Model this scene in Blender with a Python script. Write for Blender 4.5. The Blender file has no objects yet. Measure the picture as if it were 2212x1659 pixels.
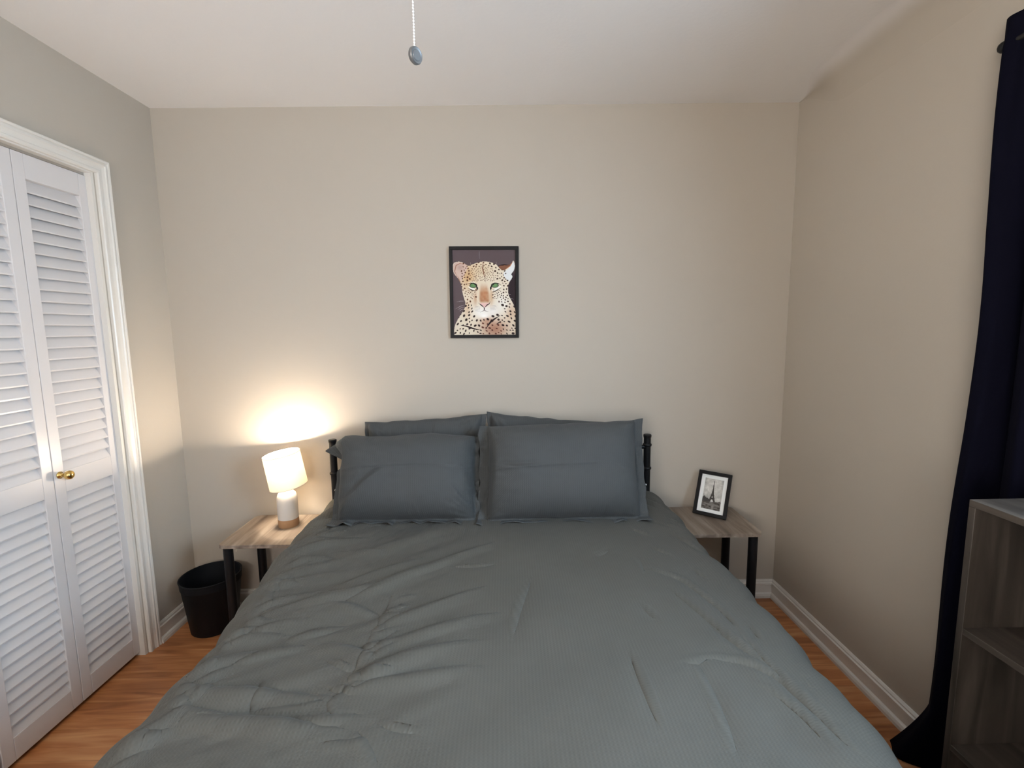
import bpy, bmesh, math, random
import numpy as np
from math import radians as R_, pi, sin, cos
from mathutils import Vector, Matrix

random.seed(7)
SC = bpy.context.scene
COL = SC.collection

# ------------------------------------------------------------------ camera
cam_d = bpy.data.cameras.new('camera')
cam = bpy.data.objects.new('camera', cam_d); COL.objects.link(cam)
cam_d.sensor_fit = 'HORIZONTAL'; cam_d.sensor_width = 36.0
cam_d.lens = 36.0 * 1007.3 / 2212.0
cam_d.clip_start = 0.02
pitch, yaw, roll = .1187, .0102, -.0137
fw = Vector((sin(yaw)*cos(pitch), cos(yaw)*cos(pitch), -sin(pitch)))
rt = fw.cross(Vector((0, 0, 1))).normalized(); up = rt.cross(fw)
r2 = rt*cos(roll) + up*sin(roll); u2 = -rt*sin(roll) + up*cos(roll)
M = Matrix((r2, u2, -fw)).transposed().to_4x4(); M.translation = Vector((-.4305, -2.2908, 1.4156))
cam.matrix_world = M
SC.camera = cam

# ------------------------------------------------------------------ world / lights / exposure
W = bpy.data.worlds.new('world'); SC.world = W; W.use_nodes = True
W.node_tree.nodes['Background'].inputs[0].default_value = (.75, .85, 1, 1)
W.node_tree.nodes['Background'].inputs[1].default_value = 1.0
SC.view_settings.view_transform = 'Standard'; SC.view_settings.look = 'None'
SC.view_settings.gamma = 1; SC.view_settings.use_curve_mapping = False
SC.view_settings.exposure = 0.98

XL, XR, H, YF = -2.051, .9475, 2.44, -3.7

SIDEP, REARP, LAMPP = 34, 36, 33
def area(name, loc, rot, sx, sy, power, col):
    d = bpy.data.lights.new(name, 'AREA'); d.shape = 'RECTANGLE'; d.size = sx; d.size_y = sy
    d.energy = power; d.color = col
    o = bpy.data.objects.new(name, d); COL.objects.link(o); o.location = loc; o.rotation_euler = rot
    return o
# daylight entering through the right-hand window (between its curtains); the rear area light is an added fill
area('daylight_side', (XR-.012, -2.06, 1.46), (0, R_(68), 0), 1.0, .80, SIDEP, (.60, .80, 1))
area('added_fill_rear', (-1.2, YF+.02, 1.5), (R_(124), 0, R_(-46)), 1.2, 1.2, REARP, (1, .935, .87))

# ------------------------------------------------------------------ materials
def nt(name):
    m = bpy.data.materials.new(name); m.use_nodes = True
    n = m.node_tree; b = n.nodes['Principled BSDF']
    return m, n, b
def mat(name, col, rough=.5, metal=0, spec=.5, bump=None, var=None, coat=0):
    m, n, b = nt(name)
    b.inputs['Base Color'].default_value = (*col, 1); b.inputs['Roughness'].default_value = rough
    b.inputs['Metallic'].default_value = metal; b.inputs['Specular IOR Level'].default_value = spec
    b.inputs['Coat Weight'].default_value = coat
    tc = n.nodes.new('ShaderNodeTexCoord')
    if bump:
        sc, st, ds = bump
        t = n.nodes.new('ShaderNodeTexNoise'); t.inputs['Scale'].default_value = sc; t.inputs['Detail'].default_value = 3
        n.links.new(tc.outputs['Object'], t.inputs['Vector'])
        bp = n.nodes.new('ShaderNodeBump'); bp.inputs['Strength'].default_value = st; bp.inputs['Distance'].default_value = ds
        n.links.new(t.outputs['Fac'], bp.inputs['Height']); n.links.new(bp.outputs['Normal'], b.inputs['Normal'])
    if var:
        sc, c2 = var
        t = n.nodes.new('ShaderNodeTexNoise'); t.inputs['Scale'].default_value = sc; t.inputs['Detail'].default_value = 4
        n.links.new(tc.outputs['Object'], t.inputs['Vector'])
        mx = n.nodes.new('ShaderNodeMix'); mx.data_type = 'RGBA'
        mx.inputs[6].default_value = (*col, 1); mx.inputs[7].default_value = (*c2, 1)
        n.links.new(t.outputs['Fac'], mx.inputs[0]); n.links.new(mx.outputs[2], b.inputs['Base Color'])
    return m

M_wall = mat('wall_paint', (.475, .422, .352), .8, bump=(140, .12, .002), var=(1.2, (.465, .413, .345)))
M_ceil = mat('ceiling_paint', (.80, .765, .735), .85, bump=(70, .22, .002))
M_trim = mat('white_trim_paint', (.72, .68, .62), .28, bump=(60, .08, .001))
M_door = mat('white_door_paint', (.66, .625, .61), .3, bump=(40, .08, .001))
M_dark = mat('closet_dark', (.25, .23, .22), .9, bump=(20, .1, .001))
M_black = mat('black_metal', (.007, .007, .008), .45, spec=.3, bump=(300, .05, .0005))
M_black2 = mat('black_frame', (.006, .005, .005), .5, spec=.2, bump=(200, .05, .0005))
M_bin = mat('black_plastic', (.006, .007, .009), .55, spec=.2, bump=(250, .3, .0006))
M_brass = mat('brass', (.75, .52, .18), .22, metal=1, bump=(60, .03, .0003))
M_steel = mat('steel', (.6, .6, .6), .3, metal=1, bump=(60, .03, .0003))
M_bead = mat('white_beads', (.85, .84, .82), .3, bump=(60, .03, .0003))
M_pend = mat('dark_nickel', (.10, .10, .10), .45, metal=.35, bump=(90, .1, .0005), var=(40, (.16, .16, .16)))
M_ceramic = mat('white_ceramic', (.62, .59, .55), .45, bump=(120, .12, .0008))
M_tan = mat('tan_clay', (.36, .20, .095), .7, bump=(150, .3, .0008), var=(60, (.44, .26, .14)))
M_curt = mat('navy_curtain', (.0028, .0028, .0085), .9, spec=.08, bump=(400, .2, .0005))
M_matt = mat('mattress_cloth', (.6, .6, .6), .8, bump=(80, .2, .001))
M_fan = mat('white_fan', (.75, .74, .72), .4, bump=(50, .05, .0005))
M_matw = mat('white_card', (.80, .80, .77), .8, bump=(200, .05, .0003))
M_frost = mat('frosted_glass', (.8, .8, .78), .4, bump=(50, .05, .0005))

def glass():
    m, n, b = nt('window_glass')
    b.inputs['Transmission Weight'].default_value = 1; b.inputs['Roughness'].default_value = 0
    b.inputs['IOR'].default_value = 1.02
    t = n.nodes.new('ShaderNodeTexNoise'); t.inputs['Scale'].default_value = 3
    bp = n.nodes.new('ShaderNodeBump'); bp.inputs['Strength'].default_value = .01
    n.links.new(t.outputs['Fac'], bp.inputs['Height']); n.links.new(bp.outputs['Normal'], b.inputs['Normal'])
    return m
M_glass = glass()

def shade_mat():
    m = bpy.data.materials.new('linen_shade'); m.use_nodes = True; n = m.node_tree; n.nodes.clear()
    out = n.nodes.new('ShaderNodeOutputMaterial'); mx = n.nodes.new('ShaderNodeMixShader')
    d = n.nodes.new('ShaderNodeBsdfDiffuse'); t = n.nodes.new('ShaderNodeBsdfTranslucent')
    tc = n.nodes.new('ShaderNodeTexCoord'); mp = n.nodes.new('ShaderNodeMapping')
    ns = n.nodes.new('ShaderNodeTexNoise'); ns.inputs['Scale'].default_value = 60; ns.inputs['Detail'].default_value = 4
    mp.inputs['Scale'].default_value = (1, 1, 12)
    cr = n.nodes.new('ShaderNodeValToRGB')
    cr.color_ramp.elements[0].color = (.86, .80, .70, 1); cr.color_ramp.elements[1].color = (.95, .91, .84, 1)
    n.links.new(tc.outputs['Object'], mp.inputs[0]); n.links.new(mp.outputs[0], ns.inputs['Vector'])
    n.links.new(ns.outputs['Fac'], cr.inputs[0])
    n.links.new(cr.outputs[0], d.inputs[0]); n.links.new(cr.outputs[0], t.inputs[0])
    mx.inputs[0].default_value = .36
    n.links.new(d.outputs[0], mx.inputs[1]); n.links.new(t.outputs[0], mx.inputs[2]); n.links.new(mx.outputs[0], out.inputs[0])
    return m
M_shade = shade_mat()

def bulb_mat():
    m, n, b = nt('bulb_glow')
    b.inputs['Base Color'].default_value = (1, .95, .85, 1)
    b.inputs['Emission Color'].default_value = (1, .82, .6, 1); b.inputs['Emission Strength'].default_value = 30
    t = n.nodes.new('ShaderNodeTexNoise'); bp = n.nodes.new('ShaderNodeBump'); bp.inputs['Strength'].default_value = .02
    n.links.new(t.outputs['Fac'], bp.inputs['Height']); n.links.new(bp.outputs['Normal'], b.inputs['Normal'])
    return m
M_bulb = bulb_mat()

def floor_mat():
    m, n, b = nt('honey_laminate_floor')
    tc = n.nodes.new('ShaderNodeTexCoord')
    br = n.nodes.new('ShaderNodeTexBrick')
    br.inputs['Scale'].default_value = 1; br.inputs['Brick Width'].default_value = 1.2; br.inputs['Row Height'].default_value = .125
    br.inputs['Mortar Size'].default_value = .0008; br.inputs['Color1'].default_value = (.25, .25, .25, 1)
    br.inputs['Color2'].default_value = (.8, .8, .8, 1); br.inputs['Mortar'].default_value = (0, 0, 0, 1)
    br.offset = .37
    n.links.new(tc.outputs['Object'], br.inputs['Vector'])
    ad = n.nodes.new('ShaderNodeVectorMath'); ad.operation = 'MULTIPLY_ADD'
    ad.inputs[1].default_value = (0, 0, 6); n.links.new(br.outputs['Color'], ad.inputs[0]); n.links.new(tc.outputs['Object'], ad.inputs[2])
    mp = n.nodes.new('ShaderNodeMapping'); mp.inputs['Scale'].default_value = (2.2, 22, 1)
    n.links.new(ad.outputs[0], mp.inputs[0])
    ns = n.nodes.new('ShaderNodeTexNoise'); ns.inputs['Scale'].default_value = 1.3; ns.inputs['Detail'].default_value = 7; ns.inputs['Distortion'].default_value = .8
    n.links.new(mp.outputs[0], ns.inputs['Vector'])
    cr = n.nodes.new('ShaderNodeValToRGB'); e = cr.color_ramp.elements
    e[0].position = .25; e[0].color = (.30, .098, .032, 1); e[1].position = .75; e[1].color = (.80, .42, .19, 1)
    x = cr.color_ramp.elements.new(.5); x.color = (.58, .235, .085, 1)
    n.links.new(ns.outputs['Fac'], cr.inputs[0])
    mx = n.nodes.new('ShaderNodeMix'); mx.data_type = 'RGBA'; mx.blend_type = 'MULTIPLY'; mx.inputs[0].default_value = .35
    n.links.new(cr.outputs[0], mx.inputs[6]); n.links.new(br.outputs['Color'], mx.inputs[7])
    n.links.new(mx.outputs[2], b.inputs['Base Color'])
    b.inputs['Roughness'].default_value = .33
    return m
M_floor = floor_mat()

def wood(name, c0, c1, c2, axis, freq=1.0, rough=.5):
    m, n, b = nt(name)
    tc = n.nodes.new('ShaderNodeTexCoord'); mp = n.nodes.new('ShaderNodeMapping')
    s = [26*freq]*3; s[axis] = 2.2*freq; mp.inputs['Scale'].default_value = s
    n.links.new(tc.outputs['Object'], mp.inputs[0])
    ns = n.nodes.new('ShaderNodeTexNoise'); ns.inputs['Scale'].default_value = 1; ns.inputs['Detail'].default_value = 6; ns.inputs['Distortion'].default_value = .6
    n.links.new(mp.outputs[0], ns.inputs['Vector'])
    cr = n.nodes.new('ShaderNodeValToRGB'); e = cr.color_ramp.elements
    e[0].position = .3; e[0].color = (*c0, 1); e[1].position = .72; e[1].color = (*c2, 1)
    x = e.new(.5); x.color = (*c1, 1)
    n.links.new(ns.outputs['Fac'], cr.inputs[0]); n.links.new(cr.outputs[0], b.inputs['Base Color'])
    bp = n.nodes.new('ShaderNodeBump'); bp.inputs['Strength'].default_value = .15; bp.inputs['Distance'].default_value = .001
    n.links.new(ns.outputs['Fac'], bp.inputs['Height']); n.links.new(bp.outputs['Normal'], b.inputs['Normal'])
    b.inputs['Roughness'].default_value = rough
    return m
M_oak = wood('weathered_oak_top', (.13, .092, .066), (.25, .195, .15), (.42, .345, .275), 1)
M_shelfv = wood('grey_oak_upright', (.022, .018, .014), (.044, .035, .028), (.09, .073, .059), 2, 1, .45)
M_shelf = wood('grey_oak_panel', (.022, .018, .014), (.044, .035, .028), (.09, .073, .059), 1, 1, .45)

def cloth(name, col, col2, stripe=True):
    m, n, b = nt(name)
    b.inputs['Roughness'].default_value = .82; b.inputs['Specular IOR Level'].default_value = .25
    b.inputs['Sheen Weight'].default_value = .06; b.inputs['Sheen Roughness'].default_value = .5
    b.inputs['Sheen Tint'].default_value = (.7, .75, .8, 1)
    uv = n.nodes.new('ShaderNodeUVMap')
    ns = n.nodes.new('ShaderNodeTexNoise'); ns.inputs['Scale'].default_value = 5; ns.inputs['Detail'].default_value = 4
    n.links.new(uv.outputs[0], ns.inputs['Vector'])
    mx = n.nodes.new('ShaderNodeMix'); mx.data_type = 'RGBA'; mx.inputs[6].default_value = (*col, 1); mx.inputs[7].default_value = (*col2, 1)
    n.links.new(ns.outputs['Fac'], mx.inputs[0])
    # puckered seersucker cells: columns of little waves
    sx = n.nodes.new('ShaderNodeSeparateXYZ'); n.links.new(uv.outputs[0], sx.inputs[0])
    def sine(sock, f):
        a = n.nodes.new('ShaderNodeMath'); a.operation = 'MULTIPLY'; a.inputs[1].default_value = f*2*pi; n.links.new(sock, a.inputs[0])
        s = n.nodes.new('ShaderNodeMath'); s.operation = 'SINE'; n.links.new(a.outputs[0], s.inputs[0]); return s.outputs[0]
    a = sine(sx.outputs[0], 118); c = sine(sx.outputs[1], 150)
    p = n.nodes.new('ShaderNodeMath'); p.operation = 'MULTIPLY'; n.links.new(a, p.inputs[0]); n.links.new(c, p.inputs[1])
    q = n.nodes.new('ShaderNodeMath'); q.operation = 'ADD'; n.links.new(p.outputs[0], q.inputs[0]); n.links.new(a, q.inputs[1])
    bp = n.nodes.new('ShaderNodeBump'); bp.inputs['Strength'].default_value = .35; bp.inputs['Distance'].default_value = .0005
    n.links.new(q.outputs[0], bp.inputs['Height']); n.links.new(bp.outputs['Normal'], b.inputs['Normal'])
    # the pucker also shows as a slight tone change of the weave
    m2 = n.nodes.new('ShaderNodeMix'); m2.data_type = 'RGBA'; m2.blend_type = 'MULTIPLY'
    rr = n.nodes.new('ShaderNodeMapRange'); rr.inputs[1].default_value = -2; rr.inputs[2].default_value = 2; rr.inputs[3].default_value = .90; rr.inputs[4].default_value = 1.07
    n.links.new(q.outputs[0], rr.inputs[0]); m2.inputs[0].default_value = 1
    n.links.new(mx.outputs[2], m2.inputs[6]); n.links.new(rr.outputs[0], m2.inputs[7])
    n.links.new(m2.outputs[2], b.inputs['Base Color'])
    return m
M_comf = cloth('grey_green_seersucker', (.086, .084, .073), (.101, .098, .085))
M_pil = cloth('slate_seersucker', (.060, .064, .065), (.070, .074, .074))

def paint_mat(name):
    m, n, b = nt(name)
    a = n.nodes.new('ShaderNodeVertexColor'); a.layer_name = 'ink'
    n.links.new(a.outputs[0], b.inputs['Base Color']); b.inputs['Roughness'].default_value = .6; b.inputs['Specular IOR Level'].default_value = .15
    return m
M_print = paint_mat('printed_paper')
M_cove_shade = paint_mat('cove_painted_shading'); M_cove_shade.node_tree.nodes['Principled BSDF'].inputs['Roughness'].default_value = .8

# ------------------------------------------------------------------ builders
def link(name, bm, m, parent=None, smooth=False, loc=None, auto=None):
    me = bpy.data.meshes.new(name)
    if isinstance(bm, bmesh.types.BMesh):
        bmesh.ops.recalc_face_normals(bm, faces=bm.faces); bm.to_mesh(me); bm.free()
    else:
        me.from_pydata(bm[0], [], bm[1]); me.update()
    o = bpy.data.objects.new(name, me); COL.objects.link(o)
    if m: me.materials.append(m)
    if parent: o.parent = parent
    if loc: o.location = loc
    if smooth:
        for p in me.polygons: p.use_smooth = True
        if auto:
            mod = o.modifiers.new('ws', 'EDGE_SPLIT'); mod.split_angle = R_(auto)
    return o
def bevel(o, w, seg=2):
    b = o.modifiers.new('bevel', 'BEVEL'); b.width = w; b.segments = seg; b.limit_method = 'ANGLE'
    return o
def empty(name, loc=(0, 0, 0), rz=0):
    o = bpy.data.objects.new(name, None); COL.objects.link(o); o.location = loc; o.rotation_euler = (0, 0, rz); o.empty_display_size = .05
    return o
def tag(o, label, cat, group=None):
    o['label'] = label; o['category'] = cat
    if group: o['group'] = group
    return o
def struct(o, label=None):
    o['kind'] = 'structure'
    if label: o['label'] = label
    return o
def box(bm, x0, x1, y0, y1, z0, z1):
    v = [bm.verts.new(p) for p in ((x0,y0,z0),(x1,y0,z0),(x1,y1,z0),(x0,y1,z0),(x0,y0,z1),(x1,y0,z1),(x1,y1,z1),(x0,y1,z1))]
    for f in ((0,3,2,1),(4,5,6,7),(0,1,5,4),(1,2,6,5),(2,3,7,6),(3,0,4,7)): bm.faces.new([v[i] for i in f])
def boxes(*bs):
    bm = bmesh.new()
    for b in bs: box(bm, *b)
    return bm
def lathe(prof, seg=48, bm=None, c=(0, 0, 0), close=False):
    bm = bm or bmesh.new(); rings = []
    for r, z in prof:
        if r < 1e-6: rings.append([bm.verts.new((c[0], c[1], c[2]+z))])
        else: rings.append([bm.verts.new((c[0]+r*cos(2*pi*i/seg), c[1]+r*sin(2*pi*i/seg), c[2]+z)) for i in range(seg)])
    prs = list(zip(rings, rings[1:])) + ([(rings[-1], rings[0])] if close else [])
    for a, b in prs:
        for i in range(seg):
            j = (i+1) % seg
            if len(a) == 1 and len(b) == 1: continue
            if len(a) == 1: bm.faces.new((a[0], b[i], b[j]))
            elif len(b) == 1: bm.faces.new((a[i], a[j], b[0]))
            else: bm.faces.new((a[i], a[j], b[j], b[i]))
    return bm
def tube(bm, p0, p1, r, seg=20):
    p0, p1 = Vector(p0), Vector(p1); d = (p1-p0).normalized()
    a = d.orthogonal().normalized(); b = d.cross(a)
    A = [bm.verts.new(p0+a*r*cos(2*pi*i/seg)+b*r*sin(2*pi*i/seg)) for i in range(seg)]
    B = [bm.verts.new(p1+a*r*cos(2*pi*i/seg)+b*r*sin(2*pi*i/seg)) for i in range(seg)]
    for i in range(seg): bm.faces.new((A[i], A[(i+1) % seg], B[(i+1) % seg], B[i]))
    bm.faces.new(A[::-1]); bm.faces.new(B)
    return bm
def sweep(prof, path, frames):
    """prof: closed list of (a,b); path: points; frames: (A,B) vectors at each point."""
    bm = bmesh.new(); rings = []
    for p, (A, B) in zip(path, frames):
        rings.append([bm.verts.new(Vector(p)+Vector(A)*a+Vector(B)*b) for a, b in prof])
    n = len(prof)
    for u, v in zip(rings, rings[1:]):
        for i in range(n): bm.faces.new((u[i], u[(i+1) % n], v[(i+1) % n], v[i]))
    bm.faces.new(rings[0][::-1]); bm.faces.new(rings[-1])
    return bm

# ------------------------------------------------------------------ room shell
T = .12
struct(link('floor', boxes((XL-.9, XR+T, YF-T, T, -.05, 0)), M_floor))
struct(link('wall_back', boxes((XL-T, XR+T, 0, T, 0, H+.05)), M_wall))
# closet opening in the left wall
OY0, OY1, OZ = -1.523, -.349, 2.055
struct(link('wall_left', boxes((XL-T, XL, OY1, 0, 0, H+.05), (XL-T, XL, YF, OY0, 0, H+.05), (XL-T, XL, OY0, OY1, OZ, H+.05)), M_wall))
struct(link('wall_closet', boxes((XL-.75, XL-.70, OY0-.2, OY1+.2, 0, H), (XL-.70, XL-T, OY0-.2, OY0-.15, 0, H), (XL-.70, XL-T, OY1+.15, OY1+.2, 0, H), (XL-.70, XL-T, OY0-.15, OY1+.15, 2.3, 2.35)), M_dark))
# right wall with the curtained window
WY0, WY1, WZ0, WZ1 = -2.75, -1.2, .85, 2.02
struct(link('wall_right', boxes((XR, XR+T, WY1, 0, 0, H+.05), (XR, XR+T, YF, WY0, 0, H+.05), (XR, XR+T, WY0, WY1, WZ1, H+.05), (XR, XR+T, WY0, WY1, 0, WZ0)), M_wall))
FX0, FX1, FZ0, FZ1 = -1.85, -.55, .85, 2.1
struct(link('wall_front', boxes((XL-T, FX0, YF-T, YF, 0, H+.05), (FX1, XR+T, YF-T, YF, 0, H+.05), (FX0, FX1, YF-T, YF, FZ1, H+.05), (FX0, FX1, YF-T, YF, 0, FZ0)), M_wall))
# ceiling: the plaster rolls softly down into the right-hand wall away from the back corner
def cove_r(y):
    k = min(1, max(0, -y/.32)); k = k*k*(3-2*k); return .003+.118*k
YS = list(np.linspace(YF-T, -1, 14)) + list(np.linspace(-.98, 0, 60))
def ceiling():
    vs, fs = [], []; n = 40
    for y in YS+[T]:
        xe = XR-cove_r(y)
        for x in np.linspace(XL-T, xe, n):
            vs.append((x, y, H+.0012*sin(x*9+y*4)*min(1, max(0, -y/.1))*min(1, (xe-x)/.1)))
    for j in range(len(YS)):
        for i in range(n-1):
            a = j*n+i; fs.append((a, a+n, a+n+1, a+1))
    k = len(vs); q = [(XL-T, YF-T), (XR+T, YF-T), (XR+T, T), (XL-T, T)]      # slab above the plaster
    vs += [(x, y, z) for z in (H+.05, H+.15) for x, y in q]
    fs += [tuple(k+i for i in f) for f in ((0, 3, 2, 1), (4, 5, 6, 7), (0, 1, 5, 4), (1, 2, 6, 5), (2, 3, 7, 6), (3, 0, 4, 7))]
    return link('ceiling', (vs, fs), M_ceil, smooth=True)
def cove():
    vs, fs = [], []; n = 18
    for y in YS:
        r = cove_r(y)
        for i in range(n):
            t = (pi/2)*i/(n-1); vs.append((XR-r+r*sin(t), y, H-r+r*cos(t)))
    for j in range(len(YS)-1):
        for i in range(n-1):
            a = j*n+i; fs.append((a, a+n, a+n+1, a+1))
    o = link('trim_4', (vs, fs), M_cove_shade, smooth=True)
    at = o.data.color_attributes.new('ink', 'FLOAT_COLOR', 'POINT')
    cc = []
    for _ in YS:
        for i in range(n):
            k = i/(n-1); k = min(1, k/.5); k = k*k*(3-2*k)      # soft shading of the curve put into colour, ceiling white to wall tone
            cc += [.78+(.470-.78)*k, .74+(.417-.74)*k, .71+(.348-.71)*k, 1]
    at.data.foreach_set('color', cc)
    return o
struct(cove(), 'rolled plaster corner between ceiling and right wall')
struct(ceiling())

# baseboards: shoe, flat board and top bead
HB = .094
bbp = [(0, 0), (.024, 0), (.024, .012), (.020, .022), (.012, .027), (.012, .066), (.016, .069), (.016, .078), (.011, .082), (.011, .088), (.006, HB), (0, HB)]
def baseboard(name, p0, p1, nrm):
    n = Vector(nrm); u = Vector((0, 0, 1))
    struct(link(name, sweep(bbp, [p0, p1], [(n, u), (n, u)]), M_trim))
baseboard('baseboard_back', (XL, 0, 0), (XR, 0, 0), (0, -1, 0))
baseboard('baseboard_right', (XR, 0, 0), (XR, YF, 0), (-1, 0, 0))
baseboard('baseboard_left', (XL, 0, 0), (XL, -.285, 0), (1, 0, 0))
baseboard('baseboard_front', (XL, YF, 0), (XR, YF, 0), (0, 1, 0))

# closet casing: one mitred moulding running up, across and down
CW = .058
cp = [(0, 0), (0, .011), (.004, .014), (.012, .014), (.015, .011), (.022, .012), (.032, .015), (.036, .018), (.039, .018), (.041, .014), (.046, .014), (.048, .018), (CW-.003, .019), (CW, .016), (CW, 0)]
ci, co, cz = -.343, -1.529, 2.048
path = [(XL, ci, 0), (XL, ci, cz), (XL, co, cz), (XL, co, 0)]
xx = Vector((1, 0, 0))
fr = [((0, 1, 0), xx), ((0, 1, 1), xx), ((0, -1, 1), xx), ((0, -1, 0), xx)]
struct(link('trim_1', sweep(cp, path, fr), M_trim), 'white fluted casing around the closet opening')
struct(link('trim_2', boxes((XL-T, XL, OY1-.012, OY1, 0, OZ), (XL-T, XL, OY0, OY0+.012, 0, OZ), (XL-T, XL, OY0+.012, OY1-.012, OZ-.012, OZ)), M_trim), 'white closet door jamb')

# ------------------------------------------------------------------ louvred bifold closet doors
DX = -2.073; TH = .028; PWD = .287
def door_panel(parent, y1, tilt=0):
    y0 = y1-PWD+.002
    bm = bmesh.new(); x0, x1 = DX-TH, DX; st = .040; zb, zt = .018, 2.032
    l0, l1, l2, l3 = .098, .835, .915, 1.948
    box(bm, x0, x1, y0, y0+st, zb, zt); box(bm, x0, x1, y1-st, y1, zb, zt)
    box(bm, x0, x1, y0+st, y1-st, zb, l0); box(bm, x0, x1, y0+st, y1-st, l1, l2); box(bm, x0, x1, y0+st, y1-st, l3, zt)
    f = link('door_panel', bm, M_door, parent); bevel(f, .0018)
    for a, b in ((l0, l1), (l2, l3)):
        sb = bmesh.new(); n = int(round((b-a)/.0412)); sp = (b-a)/n
        for i in range(n):
            z = a+sp*(i+.5)
            # slat leans: the room edge is the lower one
            hx, hz = .0125, .0225
            pts = [(-hx-.0, hz), (-hx+.0055, hz+.001), (hx, -hz+.003), (hx-.001, -hz-.002), (hx-.006, -hz-.001)]
            A = [sb.verts.new((DX-TH/2-.0006+px, y0+st-.004, z+pz)) for px, pz in pts]
            B = [sb.verts.new((DX-TH/2-.0006+px, y1-st+.004, z+pz)) for px, pz in pts]
            k = len(pts)
            for q in range(k): sb.faces.new((A[q], A[(q+1) % k], B[(q+1) % k], B[q]))
            sb.faces.new(A[::-1]); sb.faces.new(B)
        link('louvre_slats', sb, M_door, f)
    return f
def knob(parent, y, z):
    bm = lathe([(0, 0), (.013, 0), (.013, .003), (.007, .006), (.0055, .014), (.0075, .020), (.013, .025), (.0165, .033), (.0155, .041), (.010, .046), (0, .048)], 28)
    bmesh.ops.rotate(bm, verts=bm.verts, cent=(0, 0, 0), matrix=Matrix.Rotation(R_(90), 3, 'Y'))
    bmesh.ops.translate(bm, verts=bm.verts, vec=(DX, y, z))
    o = link('door_knob', bm, M_brass, parent, smooth=True); o['label'] = 'round brass knob'
e0 = -.3535
for di, (ys, nm) in enumerate((((e0, e0-PWD), 'door_1'), ((e0-2*PWD-.006, e0-3*PWD-.006), 'door_2'))):
    dr = struct(empty(nm, (0, 0, 0)), 'white louvred bifold closet door' + (' with a brass knob' if di == 0 else ' further from the back wall'))
    p = [door_panel(dr, y) for y in ys]
    if di == 0: knob(p[0], ys[0]-PWD+.024, .905)
    else: knob(p[1], ys[1]-.024, .905)
struct(link('trim_3', boxes((DX-.03, DX-.004, OY0+.012, OY1-.012, 2.034, OZ-.012)), M_steel), 'metal track above the closet doors')

# ------------------------------------------------------------------ windows (outside the picture: the side one lets daylight in, the rear one is added for the fill)
def window(name, horiz, a0, a1, z0, z1, wallpos, sgn):
    fr_ = bmesh.new()
    def bb(u0, u1, w0, w1, h0, h1):
        if horiz: box(fr_, u0, u1, min(w0, w1), max(w0, w1), h0, h1)
        else: box(fr_, min(w0, w1), max(w0, w1), u0, u1, h0, h1)
    g = .05; d0, d1 = wallpos, wallpos+sgn*.06
    bb(a0, a0+g, d0, d1, z0, z1); bb(a1-g, a1, d0, d1, z0, z1); bb(a0+g, a1-g, d0, d1, z0, z0+g); bb(a0+g, a1-g, d0, d1, z1-g, z1)
    zm = (z0+z1)/2; bb(a0+g, a1-g, d0, d1, zm-.02, zm+.02)
    o = struct(link(name, fr_, M_trim))
    fr_ = bmesh.new()
    p = wallpos+sgn*.03
    if horiz: box(fr_, a0+g, a1-g, p-.002, p+.002, z0+g, z1-g)
    else: box(fr_, p-.002, p+.002, a0+g, a1-g, z0+g, z1-g)
    link('window_pane', fr_, M_glass, o)
window('window_1', False, WY0, WY1, WZ0, WZ1, XR+.01, 1)
window('window_added', True, FX0, FX1, FZ0, FZ1, YF-.01, -1)  # unseen window, added to go with the rear fill light

# ------------------------------------------------------------------ numpy cloth tools
def vnoise(x, y, seed=0):
    xi, yi = np.floor(x).astype(int), np.floor(y).astype(int); xf, yf = x-xi, y-yi
    def h(a, b):
        n = (a*374761393 + b*668265263 + seed*982451653) & 0x7fffffff
        n = ((n ^ (n >> 13))*1274126177) & 0x7fffffff
        return ((n ^ (n >> 16)) & 0xffff)/32767.5-1
    u, v = xf*xf*(3-2*xf), yf*yf*(3-2*yf)
    return (h(xi, yi)*(1-u)+h(xi+1, yi)*u)*(1-v)+(h(xi, yi+1)*(1-u)+h(xi+1, yi+1)*u)*v
def crease(X, Y, pts, amp, w, rng):
    """a pinched fold: ridge with a valley hugging one side, fading at both ends"""
    P = np.array(pts, float)
    if P[0, 0] < P[-1, 0]: P = P[::-1]
    # resample smooth
    seg = np.r_[0, np.cumsum(np.hypot(*np.diff(P, axis=0).T))]; Lt = seg[-1]
    n = max(6, int(Lt/.03)); s = np.linspace(0, Lt, n)
    Q = np.c_[np.interp(s, seg, P[:, 0]), np.interp(s, seg, P[:, 1])]
    for _ in range(3): Q[1:-1] = (Q[:-2]+2*Q[1:-1]+Q[2:])/4
    m = (X > Q[:, 0].min()-5*w) & (X < Q[:, 0].max()+5*w) & (Y > Q[:, 1].min()-5*w) & (Y < Q[:, 1].max()+5*w)
    out = np.zeros_like(X)
    x, y = X[m], Y[m]; best = np.full(x.shape, 1e9); sd = np.zeros_like(x); tt = np.zeros_like(x)
    for i in range(n-1):
        a, b = Q[i], Q[i+1]; d = b-a; L = np.hypot(*d)+1e-9; d = d/L
        t = (x-a[0])*d[0]+(y-a[1])*d[1]; tc = np.clip(t, 0, L)
        dx, dy = x-a[0]-d[0]*tc, y-a[1]-d[1]*tc; dd = np.hypot(dx, dy)
        k = dd < best; best[k] = dd[k]; sd[k] = np.sign(d[0]*dy-d[1]*dx)[k]; tt[k] = ((s[i]+tc)/Lt)[k]
    taper = np.sin(pi*np.clip(tt, 0, 1)*.94+.09)**.8
    sg = sd*best
    prof = np.exp(-(sg/np.where(sg > 0, 2.4*w, .75*w))**2) - .45*np.exp(-((sg+1.3*w)/(.8*w))**2)
    out[m] = amp*taper*prof
    return out
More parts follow.
